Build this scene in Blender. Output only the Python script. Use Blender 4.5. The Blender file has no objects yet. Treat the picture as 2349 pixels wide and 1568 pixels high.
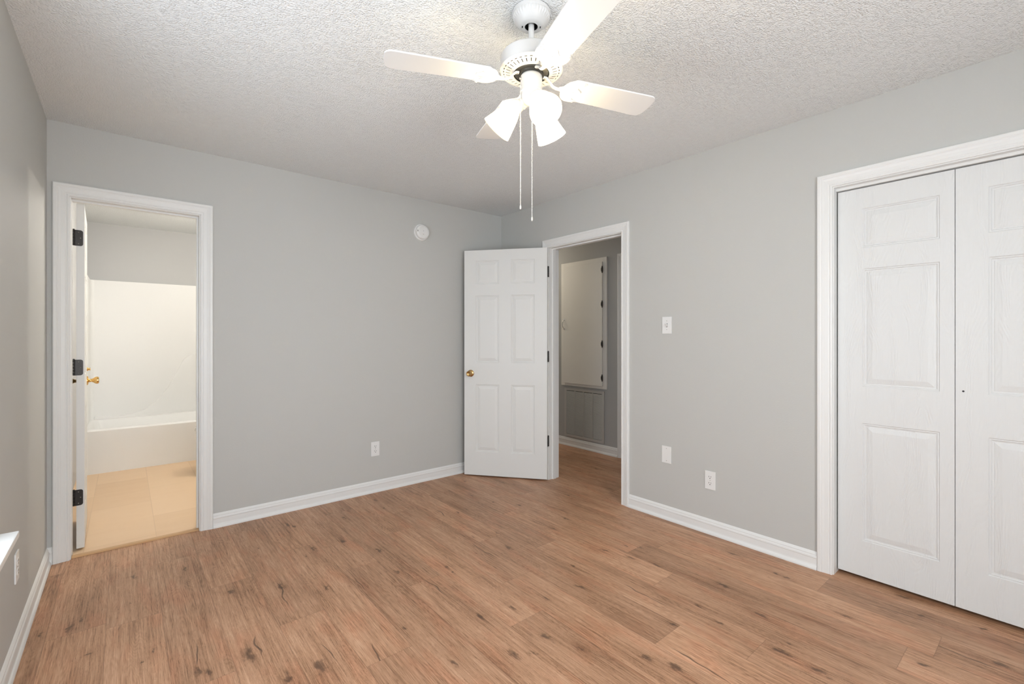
import bpy, bmesh, math, random
from mathutils import Vector, Matrix
PI = math.pi
S = bpy.context.scene
COL = S.collection
random.seed(7)

# ------------------------------------------------------------------ camera, world, lights, exposure
CAM = Vector((-2.853, -3.577, 1.242))
FPX = 1061.0
cd = bpy.data.cameras.new('camera'); cam = bpy.data.objects.new('camera', cd); COL.objects.link(cam)
cam.location = CAM
cam.rotation_euler = (PI/2, 0, math.radians(50.1) - PI/2)
cd.sensor_width = 36.0; cd.lens = FPX/2349.0*36.0
cd.shift_y = -(784.0-775.0)/2349.0
cd.clip_start = 0.02
S.camera = cam

W = bpy.data.worlds.new('daylight'); S.world = W; W.use_nodes = True
W.node_tree.nodes['Background'].inputs[0].default_value = (0.75, 0.86, 1.0, 1)
W.node_tree.nodes['Background'].inputs[1].default_value = 1.0

S.view_settings.view_transform = 'Standard'
S.view_settings.look = 'None'
S.view_settings.gamma = 1
S.view_settings.use_curve_mapping = False
S.view_settings.exposure = 1.90
S.cycles.max_bounces = 8
S.cycles.diffuse_bounces = 4
S.cycles.transparent_max_bounces = 12
S.cycles.sample_clamp_indirect = 6
S.cycles.use_denoising = True
S.cycles.use_adaptive_sampling = True
S.cycles.adaptive_threshold = 0.04

def area(name, loc, rot, sx, sy, power, color):
    l = bpy.data.lights.new(name, 'AREA'); l.shape = 'RECTANGLE'; l.size = sx; l.size_y = sy
    l.energy = power; l.color = color
    o = bpy.data.objects.new(name, l); COL.objects.link(o); o.location = loc; o.rotation_euler = rot
    return o
def point(name, loc, power, color, r):
    l = bpy.data.lights.new(name, 'POINT'); l.energy = power; l.color = color; l.shadow_soft_size = r
    o = bpy.data.objects.new(name, l); COL.objects.link(o); o.location = loc
    return o
# daylight through the left window, then frontal fill from an added window behind
area('daylight_and_fill', (-3.36, -2.20, 1.33), (0, -PI/2, 0), 1.36, 1.40, 3.2, (0.985, 0.99, 1.0))
area('daylight_and_fill', (-2.31, -4.97, 1.33), (PI/2, 0, 0), 1.40, 1.36, 16.5, (0.985, 0.99, 1.0))
# bathroom vanity bulbs, then fill lights added to brighten the bathroom and hall
point('vanity_lamp_light', (-1.71, 0.95, 2.04), 7.0, (1.0, 0.92, 0.80), 0.03)
point('bathroom_fill_light', (-2.15, 1.15, 2.22), 6.0, (1.0, 0.94, 0.87), 0.10)
point('hall_fill_light', (0.62, 1.1, 2.2), 4.2, (1.0, 0.88, 0.72), 0.10)
FAN_LIGHT = 1.25

# ------------------------------------------------------------------ materials
def mat(name, color, rough=0.5, metal=0.0, spec=0.5):
    m = bpy.data.materials.new(name); m.use_nodes = True
    b = m.node_tree.nodes['Principled BSDF']
    b.inputs['Base Color'].default_value = (*color, 1); b.inputs['Roughness'].default_value = rough
    b.inputs['Metallic'].default_value = metal; b.inputs['Specular IOR Level'].default_value = spec
    return m
class NT:
    """small node helper"""
    def __init__(s, m): s.t = m.node_tree; s.b = s.t.nodes['Principled BSDF']
    def n(s, kind, **kw):
        x = s.t.nodes.new(kind)
        for k, v in kw.items(): setattr(x, k, v)
        return x
    def l(s, a, b): s.t.links.new(a, b)
    def m(s, op, a, b=None, c=None, clamp=False):
        x = s.t.nodes.new('ShaderNodeMath'); x.operation = op; x.use_clamp = clamp
        for i, v in enumerate((a, b, c)):
            if v is None: continue
            if isinstance(v, (int, float)): x.inputs[i].default_value = v
            else: s.l(v, x.inputs[i])
        return x.outputs[0]
    def vm(s, op, a, b=None, out=0):
        x = s.t.nodes.new('ShaderNodeVectorMath'); x.operation = op
        for i, v in enumerate((a, b)):
            if v is None: continue
            if isinstance(v, (tuple, list)): x.inputs[i].default_value = v
            else: s.l(v, x.inputs[i])
        return x.outputs[out]
    def noise(s, vec, scale, detail=2, rough=.5, dist=0, dim='3D'):
        x = s.n('ShaderNodeTexNoise'); x.noise_dimensions = dim; x.inputs['Scale'].default_value = scale
        x.inputs['Detail'].default_value = detail; x.inputs['Roughness'].default_value = rough
        x.inputs['Distortion'].default_value = dist
        if vec is not None: s.l(vec, x.inputs['Vector'])
        return x
    def ramp(s, fac, stops):
        x = s.n('ShaderNodeValToRGB'); e = x.color_ramp.elements
        e[0].position = stops[0][0]; e[0].color = (*stops[0][1], 1)
        e[1].position = stops[-1][0]; e[1].color = (*stops[-1][1], 1)
        for p, c in stops[1:-1]:
            q = e.new(p); q.color = (*c, 1)
        s.l(fac, x.inputs[0]); return x.outputs[0]
    def mix(s, fac, a, b, blend='MIX'):
        x = s.n('ShaderNodeMix'); x.data_type = 'RGBA'; x.blend_type = blend
        for i, v in ((0, fac), (6, a), (7, b)):
            if isinstance(v, (int, float)): x.inputs[i].default_value = v
            elif isinstance(v, tuple): x.inputs[i].default_value = (*v, 1)
            else: s.l(v, x.inputs[i])
        return x.outputs[2]
    def bump(s, h, strength, dist):
        x = s.n('ShaderNodeBump'); x.inputs['Strength'].default_value = strength
        x.inputs['Distance'].default_value = dist; s.l(h, x.inputs['Height'])
        s.l(x.outputs[0], s.b.inputs['Normal']); return x

def wall_mat(name, color):
    m = mat(name, color, 0.62, spec=0.3); t = NT(m)
    g = t.n('ShaderNodeNewGeometry').outputs['Position']
    n1 = t.noise(g, 140, 3, .55); n2 = t.noise(g, 1.3, 2)
    t.bump(n1.outputs[0], 0.22, 0.0018)
    c = t.mix(t.m('MULTIPLY', n2.outputs[0], 0.10), color, tuple(v*0.9 for v in color))
    t.l(c, t.b.inputs['Base Color'])
    return m
M = {}
M['wall'] = wall_mat('grey_wall_paint', (0.540, 0.541, 0.517))
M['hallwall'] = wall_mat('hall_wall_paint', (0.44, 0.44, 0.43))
M['bathwall'] = wall_mat('bathroom_wall_paint', (0.535, 0.538, 0.535))
def ceil_mat():
    m = mat('popcorn_ceiling_paint', (0.822, 0.842, 0.838), 0.8, spec=0.2); t = NT(m)
    g = t.n('ShaderNodeNewGeometry').outputs['Position']
    n1 = t.noise(g, 170, 2, .6)
    n2 = t.noise(g, 45, 2, .5)
    v = t.n('ShaderNodeTexVoronoi'); v.inputs['Scale'].default_value = 125; v.voronoi_dimensions = '2D'
    t.l(t.vm('ADD', g, t.vm('SCALE', n1.outputs['Color'], None)), v.inputs['Vector'])
    for q in t.t.nodes:
        if q.type == 'VECT_MATH' and q.operation == 'SCALE': q.inputs['Scale'].default_value = .004
    k = t.n('ShaderNodeMapRange'); k.interpolation_type = 'SMOOTHSTEP'; t.l(v.outputs['Distance'], k.inputs[0])
    k.inputs[1].default_value = .62; k.inputs[2].default_value = .12
    amp = t.n('ShaderNodeMapRange'); t.l(n2.outputs[0], amp.inputs[0]); amp.inputs[1].default_value = .35; amp.inputs[2].default_value = .62; amp.inputs[3].default_value = .25
    h = t.m('ADD', t.m('MULTIPLY', k.outputs[0], amp.outputs[0]), t.m('MULTIPLY', n1.outputs[0], .5))
    t.bump(h, 0.68, 0.0042)
    return m
M['ceiling'] = ceil_mat()
def paint(name, color, rough=.38, bump=0.08):
    m = mat(name, color, rough, spec=.45); t = NT(m)
    o = t.n('ShaderNodeTexCoord').outputs['Object']
    t.bump(t.noise(o, 60, 2).outputs[0], bump, .001); return m
M['trim'] = paint('white_trim_paint', (0.785, 0.787, 0.770))
M['door'] = paint('white_door_paint', (0.74, 0.745, 0.725), .42)
M['halltrim'] = paint('hall_cream_paint', (0.80, 0.78, 0.73), .5)
def grain_paint():
    m = mat('embossed_white_door_paint', (0.72, 0.728, 0.718), .40, spec=.45); t = NT(m)
    o = t.n('ShaderNodeTexCoord').outputs['Object']
    sc = t.vm('MULTIPLY', o, (1.0, 1.0, 0.22))
    f = t.noise(sc, 5.0, 2, .5)
    w = t.m('SINE', t.m('MULTIPLY', f.outputs[0], 260.0))
    fib = t.noise(t.vm('MULTIPLY', o, (320., 320., 9.)), 1.0, 2)
    h = t.m('ADD', t.m('MULTIPLY', w, .35), t.m('MULTIPLY', fib.outputs[0], 1.0))
    t.bump(h, .55, .0013); return m
M['grain'] = grain_paint()
M['fan'] = mat('white_fan_enamel', (0.72, 0.715, 0.70), .32)
M['blade'] = mat('white_fan_blade', (0.76, 0.76, 0.75), .35)
M['dark'] = mat('fan_interior_shade', (0.012, 0.012, 0.012), .6)  # near-black colour in place of shade inside the canopy and motor
M['hub'] = mat('dark_steel_flywheel', (0.10, 0.095, 0.085), .35, .8)
M['bronze'] = mat('black_bronze_hinge', (0.035, 0.032, 0.030), .38, .7)
M['steel'] = mat('bare_steel_screw', (0.45, 0.43, 0.40), .35, 1)
M['brass'] = mat('polished_brass', (0.80, 0.52, 0.20), .16, 1)
M['oldbrass'] = mat('aged_brass', (0.55, 0.36, 0.15), .18, 1)
M['chrome'] = mat('chrome_pull', (0.6, 0.6, 0.6), .2, 1)
M['plate'] = mat('white_plastic_plate', (0.80, 0.80, 0.785), .3)
M['slot'] = mat('dark_slot', (0.02, 0.02, 0.02), .6)
M['void'] = mat('dark_closet_paint', (0.30, 0.29, 0.28), .8)
M['tub'] = mat('white_fibreglass', (0.82, 0.82, 0.805), .42)
M['china'] = mat('white_china', (0.86, 0.85, 0.82), .12)
M['chainm'] = mat('pale_bead_chain', (0.75, 0.72, 0.66), .3, .5)
M['thresh'] = mat('oak_threshold_strip', (0.55, 0.33, 0.16), .45)
M['grille'] = mat('grey_grille_enamel', (0.50, 0.49, 0.47), .4)
def pane_mat():
    m = mat('clear_window_glass', (1, 1, 1), .02); t = NT(m)
    out = [n for n in t.t.nodes if n.type == 'OUTPUT_MATERIAL'][0]
    tr = t.n('ShaderNodeBsdfTransparent'); gl = t.n('ShaderNodeBsdfGlossy'); gl.inputs['Roughness'].default_value = .02
    a = t.n('ShaderNodeMixShader'); a.inputs[0].default_value = .05; t.l(tr.outputs[0], a.inputs[1]); t.l(gl.outputs[0], a.inputs[2])
    t.l(a.outputs[0], out.inputs[0]); return m
M['glasspane'] = pane_mat()

def emis(name, color, strength):
    m = mat(name, color, .5); b = m.node_tree.nodes['Principled BSDF']
    b.inputs['Emission Color'].default_value = (*color, 1); b.inputs['Emission Strength'].default_value = strength
    return m
M['bulb'] = emis('lit_bulb', (1.0, 0.93, 0.80), 2.2)
M['warmbulb'] = emis('lit_warm_bulb', (1.0, 0.85, 0.60), 8.0)
def shade_mat():
    m = mat('frosted_glass_shade', (1, .96, .86), .3); t = NT(m)
    out = [n for n in t.t.nodes if n.type == 'OUTPUT_MATERIAL'][0]
    tr = t.n('ShaderNodeBsdfTransparent'); tr.inputs[0].default_value = (1, .97, .9, 1)
    tl = t.n('ShaderNodeBsdfTranslucent'); tl.inputs[0].default_value = (1, .90, .66, 1)
    gl = t.n('ShaderNodeBsdfGlossy'); gl.inputs['Roughness'].default_value = .2
    em = t.n('ShaderNodeEmission'); em.inputs[0].default_value = (1, .86, .52, 1); em.inputs[1].default_value = .14
    a = t.n('ShaderNodeMixShader'); a.inputs[0].default_value = .45; t.l(tl.outputs[0], a.inputs[1]); t.l(tr.outputs[0], a.inputs[2])
    b = t.n('ShaderNodeMixShader'); b.inputs[0].default_value = .05; t.l(a.outputs[0], b.inputs[1]); t.l(gl.outputs[0], b.inputs[2])
    c = t.n('ShaderNodeAddShader'); t.l(b.outputs[0], c.inputs[0]); t.l(em.outputs[0], c.inputs[1])
    t.l(c.outputs[0], out.inputs[0])
    return m
M['shade'] = shade_mat()

def floor_mat():
    m = mat('oak_vinyl_planks', (.5, .33, .22), .42, spec=.35); t = NT(m)
    _n = t.noise; t.noise = lambda *p, **k: _n(*p, dim='2D', **k)
    pos = t.n('ShaderNodeNewGeometry').outputs['Position']
    def attr(n):
        a = t.n('ShaderNodeAttribute'); a.attribute_name = n; return a
    rnd = attr('rnd').outputs['Fac']
    uv = t.n('ShaderNodeSeparateXYZ'); t.l(attr('edge').outputs['Vector'], uv.inputs[0])
    sh = t.n('ShaderNodeCombineXYZ'); t.l(t.m('MULTIPLY', rnd, 37.0), sh.inputs[0]); t.l(t.m('MULTIPLY', rnd, 91.0), sh.inputs[1])
    q = t.vm('ADD', pos, sh.outputs[0])
    core = None; ring = None
    wn = t.noise(t.vm('MULTIPLY', pos, (1.0, .6, 0.)), 38, 3, .6)
    wd = t.vm('MULTIPLY', t.vm('SUBTRACT', wn.outputs['Color'], (.5, .5, .5)), (.035, .06, 0.))
    wpos = t.vm('ADD', pos, wd)
    for k in ('k1', 'k2', 'k3'):
        a = attr(k).outputs['Vector']
        sp = t.n('ShaderNodeSeparateXYZ'); t.l(a, sp.inputs[0])
        d = t.vm('MULTIPLY', t.vm('SUBTRACT', wpos, a), (1.0, 0.36, 0.0))
        wob = t.noise(t.vm('MULTIPLY', pos, (60., 26., 0.)), 1.0, 3, .6)
        r = t.m('DIVIDE', t.m('MULTIPLY', t.vm('LENGTH', d, out=1), t.m('ADD', .1, t.m('MULTIPLY', wob.outputs[0], 1.8))), sp.outputs[2])
        c = t.n('ShaderNodeMapRange'); c.interpolation_type = 'SMOOTHSTEP'; t.l(r, c.inputs[0])
        c.inputs[1].default_value = 1.7; c.inputs[2].default_value = .2
        halo = t.m('POWER', 2.718, t.m('MULTIPLY', r, -.42))
        rr = halo
        core = c.outputs[0] if core is None else t.m('MAXIMUM', core, c.outputs[0])
        ring = rr if ring is None else t.m('MAXIMUM', ring, rr)
    # crack
    ca = attr('cr').outputs['Vector']; cs = t.n('ShaderNodeSeparateXYZ'); t.l(ca, cs.inputs[0])
    wv = t.noise(t.vm('MULTIPLY', pos, (9., 4., 0.)), 1.0, 2)
    dc = t.n('ShaderNodeSeparateXYZ'); t.l(t.vm('SUBTRACT', pos, ca), dc.inputs[0])
    cx = t.m('ABSOLUTE', t.m('ADD', dc.outputs[0], t.m('MULTIPLY', t.m('SUBTRACT', wv.outputs[0], .5), .075)))
    cy = t.m('DIVIDE', t.m('ABSOLUTE', dc.outputs[1]), cs.outputs[2])
    cf = t.n('ShaderNodeMapRange'); t.l(t.m('ADD', t.m('MULTIPLY', cx, 260.0), t.m('MULTIPLY', t.m('POWER', cy, 3.0), 1.0)), cf.inputs[0])
    cf.inputs[1].default_value = 1.0; cf.inputs[2].default_value = .35
    # cathedral grain: contours of a slow field that peaks at the knots
    f1 = t.noise(t.vm('MULTIPLY', q, (6.5, .75, 0.)), 1.0, 3, .45)
    F = t.m('ADD', f1.outputs[0], t.m('MULTIPLY', ring, .35))
    lines = t.m('SINE', t.m('MULTIPLY', F, 260.0))
    lines = t.m('ADD', .5, t.m('MULTIPLY', lines, .5))
    fib = t.noise(t.vm('MULTIPLY', q, (260., 9., 0.)), 1.0, 3, .6).outputs[0]
    fib2 = t.noise(t.vm('MULTIPLY', q, (85., 2.0, 0.)), 1.0, 3, .6).outputs[0]
    pat = t.noise(t.vm('MULTIPLY', q, (7., 1.6, 0.)), 1.0, 2).outputs[0]
    pat2 = t.noise(t.vm('MULTIPLY', q, (9., 2.6, 0.)), 1.3, 2).outputs[0]
    v = t.m('ADD', t.m('MULTIPLY', lines, .10), t.m('ADD', -.10, t.m('MULTIPLY', fib, .62)))
    v = t.m('ADD', v, t.m('ADD', -.05, t.m('MULTIPLY', fib2, .54))); v = t.m('ADD', v, t.m('MULTIPLY', pat, .45))
    v = t.m('SUBTRACT', v, t.m('MULTIPLY', t.m('POWER', ring, 1.3), .22))
    pore = t.n('ShaderNodeMapRange'); t.l(t.noise(t.vm('MULTIPLY', q, (420., 26., 0.)), 1.0, 2).outputs[0], pore.inputs[0])
    pore.inputs[1].default_value = .60; pore.inputs[2].default_value = .72
    v = t.m('SUBTRACT', v, t.m('MULTIPLY', pore.outputs[0], .16))
    core = t.m('MULTIPLY', core, t.m('ADD', -.1, t.m('MULTIPLY', fib, 2.0)), clamp=True)
    base = t.ramp(v, [(.42, (.225, .112, .058)), (.62, (.41, .224, .127)), (.78, (.51, .290, .172)), (1.0, (.63, .385, .245))])
    red = t.n('ShaderNodeMapRange'); t.l(pat2, red.inputs[0]); red.inputs[1].default_value = .5; red.inputs[2].default_value = .75; red.inputs[4].default_value = .55
    base = t.mix(red.outputs[0], base, t.mix(1.0, base, (1.06, .86, .80), 'MULTIPLY'))
    tint = t.m('ADD', .88, t.m('MULTIPLY', rnd, .22))
    tc = t.n('ShaderNodeCombineXYZ')
    for i in range(3): t.l(tint, tc.inputs[i])
    base = t.mix(1.0, base, tc.outputs[0], 'MULTIPLY')
    base = t.mix(t.m('MULTIPLY', core, .78), base, (.075, .042, .026))
    base = t.mix(t.m('MULTIPLY', cf.outputs[0], .8), base, (.07, .038, .022))
    ex = t.m('MINIMUM', uv.outputs[0], t.m('SUBTRACT', .1905, uv.outputs[0]))
    ey = t.m('MINIMUM', uv.outputs[1], t.m('SUBTRACT', 1.22, uv.outputs[1]))
    ed = t.m('MINIMUM', ex, ey)
    er = t.n('ShaderNodeMapRange'); t.l(ed, er.inputs[0]); er.inputs[1].default_value = .0016; er.inputs[2].default_value = .0004
    base = t.mix(t.m('MULTIPLY', er.outputs[0], .45), base, (.14, .07, .04))
    t.l(base, t.b.inputs['Base Color'])
    t.bump(t.m('SUBTRACT', t.m('MULTIPLY', v, .5), er.outputs[0]), .18, .0008)
    return m
M['floor'] = floor_mat()
def tile_mat():
    m = mat('tan_stone_tiles', (.72, .50, .30), .35); t = NT(m)
    pos = t.n('ShaderNodeNewGeometry').outputs['Position']
    mp = t.n('ShaderNodeMapping'); mp.inputs['Rotation'].default_value = (0, 0, PI/2)
    mp.inputs['Location'].default_value = (-.27, 3.04, 0); t.l(pos, mp.inputs[0])
    br = t.n('ShaderNodeTexBrick'); t.l(mp.outputs[0], br.inputs['Vector'])
    br.inputs['Scale'].default_value = 1; br.inputs['Brick Width'].default_value = .78; br.inputs['Row Height'].default_value = .337
    br.inputs['Mortar Size'].default_value = .0025; br.inputs['Color1'].default_value = (.66, .44, .25, 1)
    br.inputs['Color2'].default_value = (.74, .52, .32, 1); br.inputs['Mortar'].default_value = (.60, .40, .235, 1)
    n = t.noise(t.vm('MULTIPLY', pos, (2.2, 8., 0.)), 1.5, 4, .6)
    c = t.mix(t.m('MULTIPLY', n.outputs[0], .5), br.outputs['Color'], (.80, .60, .40))
    t.l(c, t.b.inputs['Base Color']); return m
M['tile'] = tile_mat()

# ------------------------------------------------------------------ mesh helpers
def new(): return bmesh.new()
def box(bm, x0, y0, z0, x1, y1, z1, bev=0):
    v = [bm.verts.new(p) for p in ((x0,y0,z0),(x1,y0,z0),(x1,y1,z0),(x0,y1,z0),(x0,y0,z1),(x1,y0,z1),(x1,y1,z1),(x0,y1,z1))]
    fs = [bm.faces.new([v[i] for i in f]) for f in ((0,3,2,1),(4,5,6,7),(0,1,5,4),(1,2,6,5),(2,3,7,6),(3,0,4,7))]
    if bev:
        es = list({e for f in fs for e in f.edges})
        bmesh.ops.bevel(bm, geom=es, offset=bev, segments=2, affect='EDGES', profile=.6)
    return v
def lathe(bm, prof, n=48, mtx=None, cap=True, mod=None):
    """revolve (r,z) profile about z"""
    rings = []
    for j, (r, z) in enumerate(prof):
        ring = []
        for i in range(n):
            a = 2*PI*i/n; rr = r + (mod(j, a) if mod else 0)
            p = Vector((rr*math.cos(a), rr*math.sin(a), z))
            ring.append(bm.verts.new(mtx @ p if mtx else p))
        rings.append(ring)
    for a, b in zip(rings, rings[1:]):
        for i in range(n):
            k = (i+1) % n
            bm.faces.new((a[i], a[k], b[k], b[i]))
    if cap:
        if prof[0][0] > 1e-5: bm.faces.new(rings[0][::-1])
        if prof[-1][0] > 1e-5: bm.faces.new(rings[-1])
    return rings
def loft(bm, rings, close=True, cap=True):
    vr = [[bm.verts.new(p) for p in r] for r in rings]
    n = len(vr[0])
    for a, b in zip(vr, vr[1:]):
        for i in range(n if close else n-1):
            k = (i+1) % n
            bm.faces.new((a[i], a[k], b[k], b[i]))
    if cap:
        bm.faces.new(vr[0][::-1]); bm.faces.new(vr[-1])
def tube(bm, pts, rad, n=12, flat=1.0, up=Vector((0,0,1))):
    pts = [Vector(p) for p in pts]; rings = []
    for i, p in enumerate(pts):
        t = (pts[min(i+1, len(pts)-1)] - pts[max(i-1, 0)]).normalized()
        s = t.cross(up)
        if s.length < 1e-4: s = t.cross(Vector((1,0,0)))
        s.normalize(); u = s.cross(t)
        r = rad[i] if isinstance(rad, (list, tuple)) else rad
        rings.append([p + s*math.cos(2*PI*k/n)*r + u*math.sin(2*PI*k/n)*r*flat for k in range(n)])
    loft(bm, rings)
def prism(bm, poly, f0, f1):
    """poly of 2-d points; f0,f1 map (a,b) to 3-d for both end faces"""
    loft(bm, [[Vector(f0(*p)) for p in poly], [Vector(f1(*p)) for p in poly]])
def ball(bm, c, r, seg=12, scale=(1,1,1)):
    bmesh.ops.create_uvsphere(bm, u_segments=seg, v_segments=max(6, seg//2), radius=r,
        matrix=Matrix.Translation(c) @ Matrix.Diagonal((*scale, 1)))
def link(name, bm, m, parent=None, smooth=None, loc=None, rotz=None):
    bmesh.ops.recalc_face_normals(bm, faces=bm.faces[:])
    me = bpy.data.meshes.new(name); bm.to_mesh(me); bm.free()
    me.materials.append(M[m])
    o = bpy.data.objects.new(name, me); COL.objects.link(o)
    if parent: o.parent = parent
    if loc is not None: o.location = loc
    if rotz is not None: o.rotation_euler = (0, 0, rotz)
    if smooth:
        for p in me.polygons: p.use_smooth = True
        me.set_sharp_from_angle(angle=math.radians(smooth))
    return o
def empty(name, loc=(0,0,0), rotz=0, parent=None):
    o = bpy.data.objects.new(name, None); COL.objects.link(o); o.location = loc; o.rotation_euler = (0,0,rotz)
    o.empty_display_size = .05
    if parent: o.parent = parent
    return o
def tag(o, label, cat, group=None):
    o['label'] = label; o['category'] = cat
    if group: o['group'] = group
    return o
def struct(o, label=None):
    o['kind'] = 'structure'
    if label: o['label'] = label
    return o

# ------------------------------------------------------------------ the shell
XL, H = -3.183, 2.44          # left wall, ceiling height
YF = -4.80                    # wall behind the camera
T = 0.115
def holed(axis, c0, c1, a0, a1, z1, holes):
    """wall slab with rectangular holes; axis 'y' = slab between y=c0..c1 running along x"""
    bm = new()
    def bx(p, q, za, zb):
        if q-p < 1e-6 or zb-za < 1e-6: return
        if axis == 'y': box(bm, p, c0, za, q, c1, zb)
        else: box(bm, c0, p, za, c1, q, zb)
    cur = a0
    for (h0, h1, hz0, hz1) in sorted(holes):
        bx(cur, h0, 0, z1); bx(h0, h1, 0, hz0); bx(h0, h1, hz1, z1); cur = h1
    bx(cur, a1, 0, z1)
    return bm
# door geometry (clear openings)
AX0, AX1 = -3.087, -2.487     # bathroom door
BY0, BY1 = -1.443, -0.674     # hall door
CY0, CY1 = -4.620, -2.798     # closet
DH = 2.03; J = .018
struct(link('wall_back', holed('y', 0, T, XL-.12, 0, H, [(AX0-J, AX1+J, 0, DH+J)]), 'wall'))
struct(link('wall_right', holed('x', 0, T, YF-.12, 1.6, H, [(CY0-J, CY1+J, 0, DH+J), (BY0-J, BY1+J, 0, DH+J)]), 'wall'))
struct(link('wall_left', holed('x', XL-.12, XL, YF-.12, 0, H, [(-2.90, -1.46, .60, 2.02)]), 'wall'))
struct(link('wall_front', holed('y', YF-.12, YF, XL, 0, H, [(-3.02, -1.60, .62, 2.02)]), 'wall'))
bm = new(); box(bm, XL-.12, YF-.12, H, T, T*.5, H+.1); struct(link('ceiling', bm, 'ceiling'))

# floor: one mesh, a face per plank, with knots stored per face
PW, PL, X0 = 0.1905, 1.22, -2.916
ends = {5: -1.12, 6: -1.472, 4: -1.885, 7: -2.046, 14: -2.796, 9: -2.508, 10: -2.786, 13: -3.248, 2: -.86, 0: -.95, 1: -.37,
        3: -1.40, 8: -1.75, 11: -2.25, 12: -1.95, 15: -1.3, -1: -.9, -2: -1.4}
def px2floor(px, py):
    dz = (py-775.0)/FPX; t_ = CAM.z/dz
    a = math.radians(50.1); V = Vector((math.cos(a), math.sin(a))); R = Vector((math.sin(a), -math.cos(a)))
    d = V + R*((px-1174.5)/FPX)
    return CAM.x + d.x*t_, CAM.y + d.y*t_
# knots: position on the floor as measured on the real planks (metres) come from these sight lines
knots = [(1253,1460,.017),(1177,1498,.017),(1222,1498,.012),(1102,1413,.016),(1005,1370,.02),(718,1258,.017),(785,1240,.018),
 (660,1203,.016),(748,1348,.012),(645,1345,.018),(570,1500,.026),(735,1528,.026),(664,1558,.017),(1260,1278,.012),
 (1168,1256,.017),(1175,1393,.012),(1040,1520,.012),(1330,1345,.014),(1387,1262,.01),(1447,1278,.014),(1255,1372,.013),
 (1472,1256,.008),(1660,1342,.015),(1682,1270,.009),(1508,1296,.013),(1440,1253,.01),(1803,1324,.012),(1785,1316,.009),
 (1790,1492,.02),(1878,1538,.018),(1916,1438,.02),(1744,1410,.016),(1550,1528,.02),(1480,1505,.014),(2020,1494,.026),
 (2070,1368,.016),(1939,1412,.01),(1480,1192,.009),(1628,1246,.011),(1700,1270,.012),(2115,1522,.012),(1544,1430,.01),
 (1140,1222,.008),(1270,1212,.009),(1085,1230,.008),(1490,1335,.011),(530,1355,.014),(545,1360,.011),(306,1322,.016),
 (188,1420,.011),(160,1440,.016),(92,1455,.010),(202,1500,.008),(455,1540,.014),(480,1542,.012),(2110,1410,.01),
 (1190,1158,.01),(1300,1190,.01),(880,1165,.012),(1335,1490,.012),(930,1440,.009),(1600,1390,.008),(1025,1300,.012),
 (870,1262,.014),(910,1310,.012),(790,1187,.014),(860,1147,.01),(1050,1175,.009),(1350,1225,.010),(1400,1120,.010),
 (1330,1080,.010),(1370,1075,.008),(1418,1055,.008),(2300,1525,.018),(2250,1440,.012)]
cracks = [(648,1362,.17),(995,1345,.13),(1480,1362,.17),(1070,1370,.10),(875,1505,.12),(1720,1300,.10),(1605,1530,.16),
 (2180,1490,.2),(820,1340,.10),(1110,1262,.15),(1010,1175,.10),(590,1480,.09),(755,1495,.09),(1690,1440,.16),
 (1900,1270,.12),(1490,1185,.12),(1270,1240,.13),(450,1500,.10),(2050,1400,.14),(1330,1130,.10)]
KF = [(*px2floor(a, b), s*.55) for a, b, s in knots]
CF = [(*px2floor(a, b), s*.9) for a, b, s in cracks]
bm = new()
ly = {k: bm.faces.layers.float_vector.new(k) for k in ('k1', 'k2', 'k3', 'cr')}
lr = bm.faces.layers.float.new('rnd'); le = bm.loops.layers.float_vector.new('edge')
XMAX = 1.09
for i in range(-3, 23):
    xa, xb = X0+i*PW, X0+(i+1)*PW
    y = ends.get(i, random.uniform(-3, -1)); 
    while y > -4.9: y -= PL
    while y < 1.6:
        segs = [(y, y+PL)]
        for (ya, yb) in segs:
            cxa, cxb, cya, cyb = max(xa, XL-.0), min(xb, XMAX), max(ya, YF), min(yb, 1.6)
            if cxb <= cxa or cyb <= cya: continue
            # room is y<0.03 (x<0) ; hall and closet continue for x>0
            lim = .058 if cxa < T else 1.6
            cyb = min(cyb, lim)
            if cyb <= cya: continue
            f = bm.faces.new([bm.verts.new(p) for p in ((cxa, cya, 0), (cxb, cya, 0), (cxb, cyb, 0), (cxa, cyb, 0))])
            f[lr] = random.random()
            mine = [k for k in KF if xa <= k[0] < xb and ya <= k[1] < yb][:3]
            seen = (ya+yb)/2 > -3.2
            while len(mine) < 3:
                mine.append((random.uniform(xa+.03, xb-.03), random.uniform(ya+.08, yb-.08), random.choice((.001, .001, .002, .003, .005)) if seen or True else .01))
            for k, c in zip(('k1', 'k2', 'k3'), mine): f[ly[k]] = Vector(c)
            cr = [k for k in CF if xa <= k[0] < xb and ya <= k[1] < yb][:1]
            f[ly['cr']] = Vector(cr[0]) if cr else Vector((xa, -50, .05))
            for l in f.loops: l[le] = Vector((l.vert.co.x-xa, l.vert.co.y-ya, 0))
        y += PL
bmesh.ops.reverse_faces(bm, faces=[f for f in bm.faces if f.normal.z < 0])
me = bpy.data.meshes.new('floor'); bm.to_mesh(me); bm.free(); me.materials.append(M['floor'])
fo = bpy.data.objects.new('floor', me); COL.objects.link(fo); struct(fo)

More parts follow.
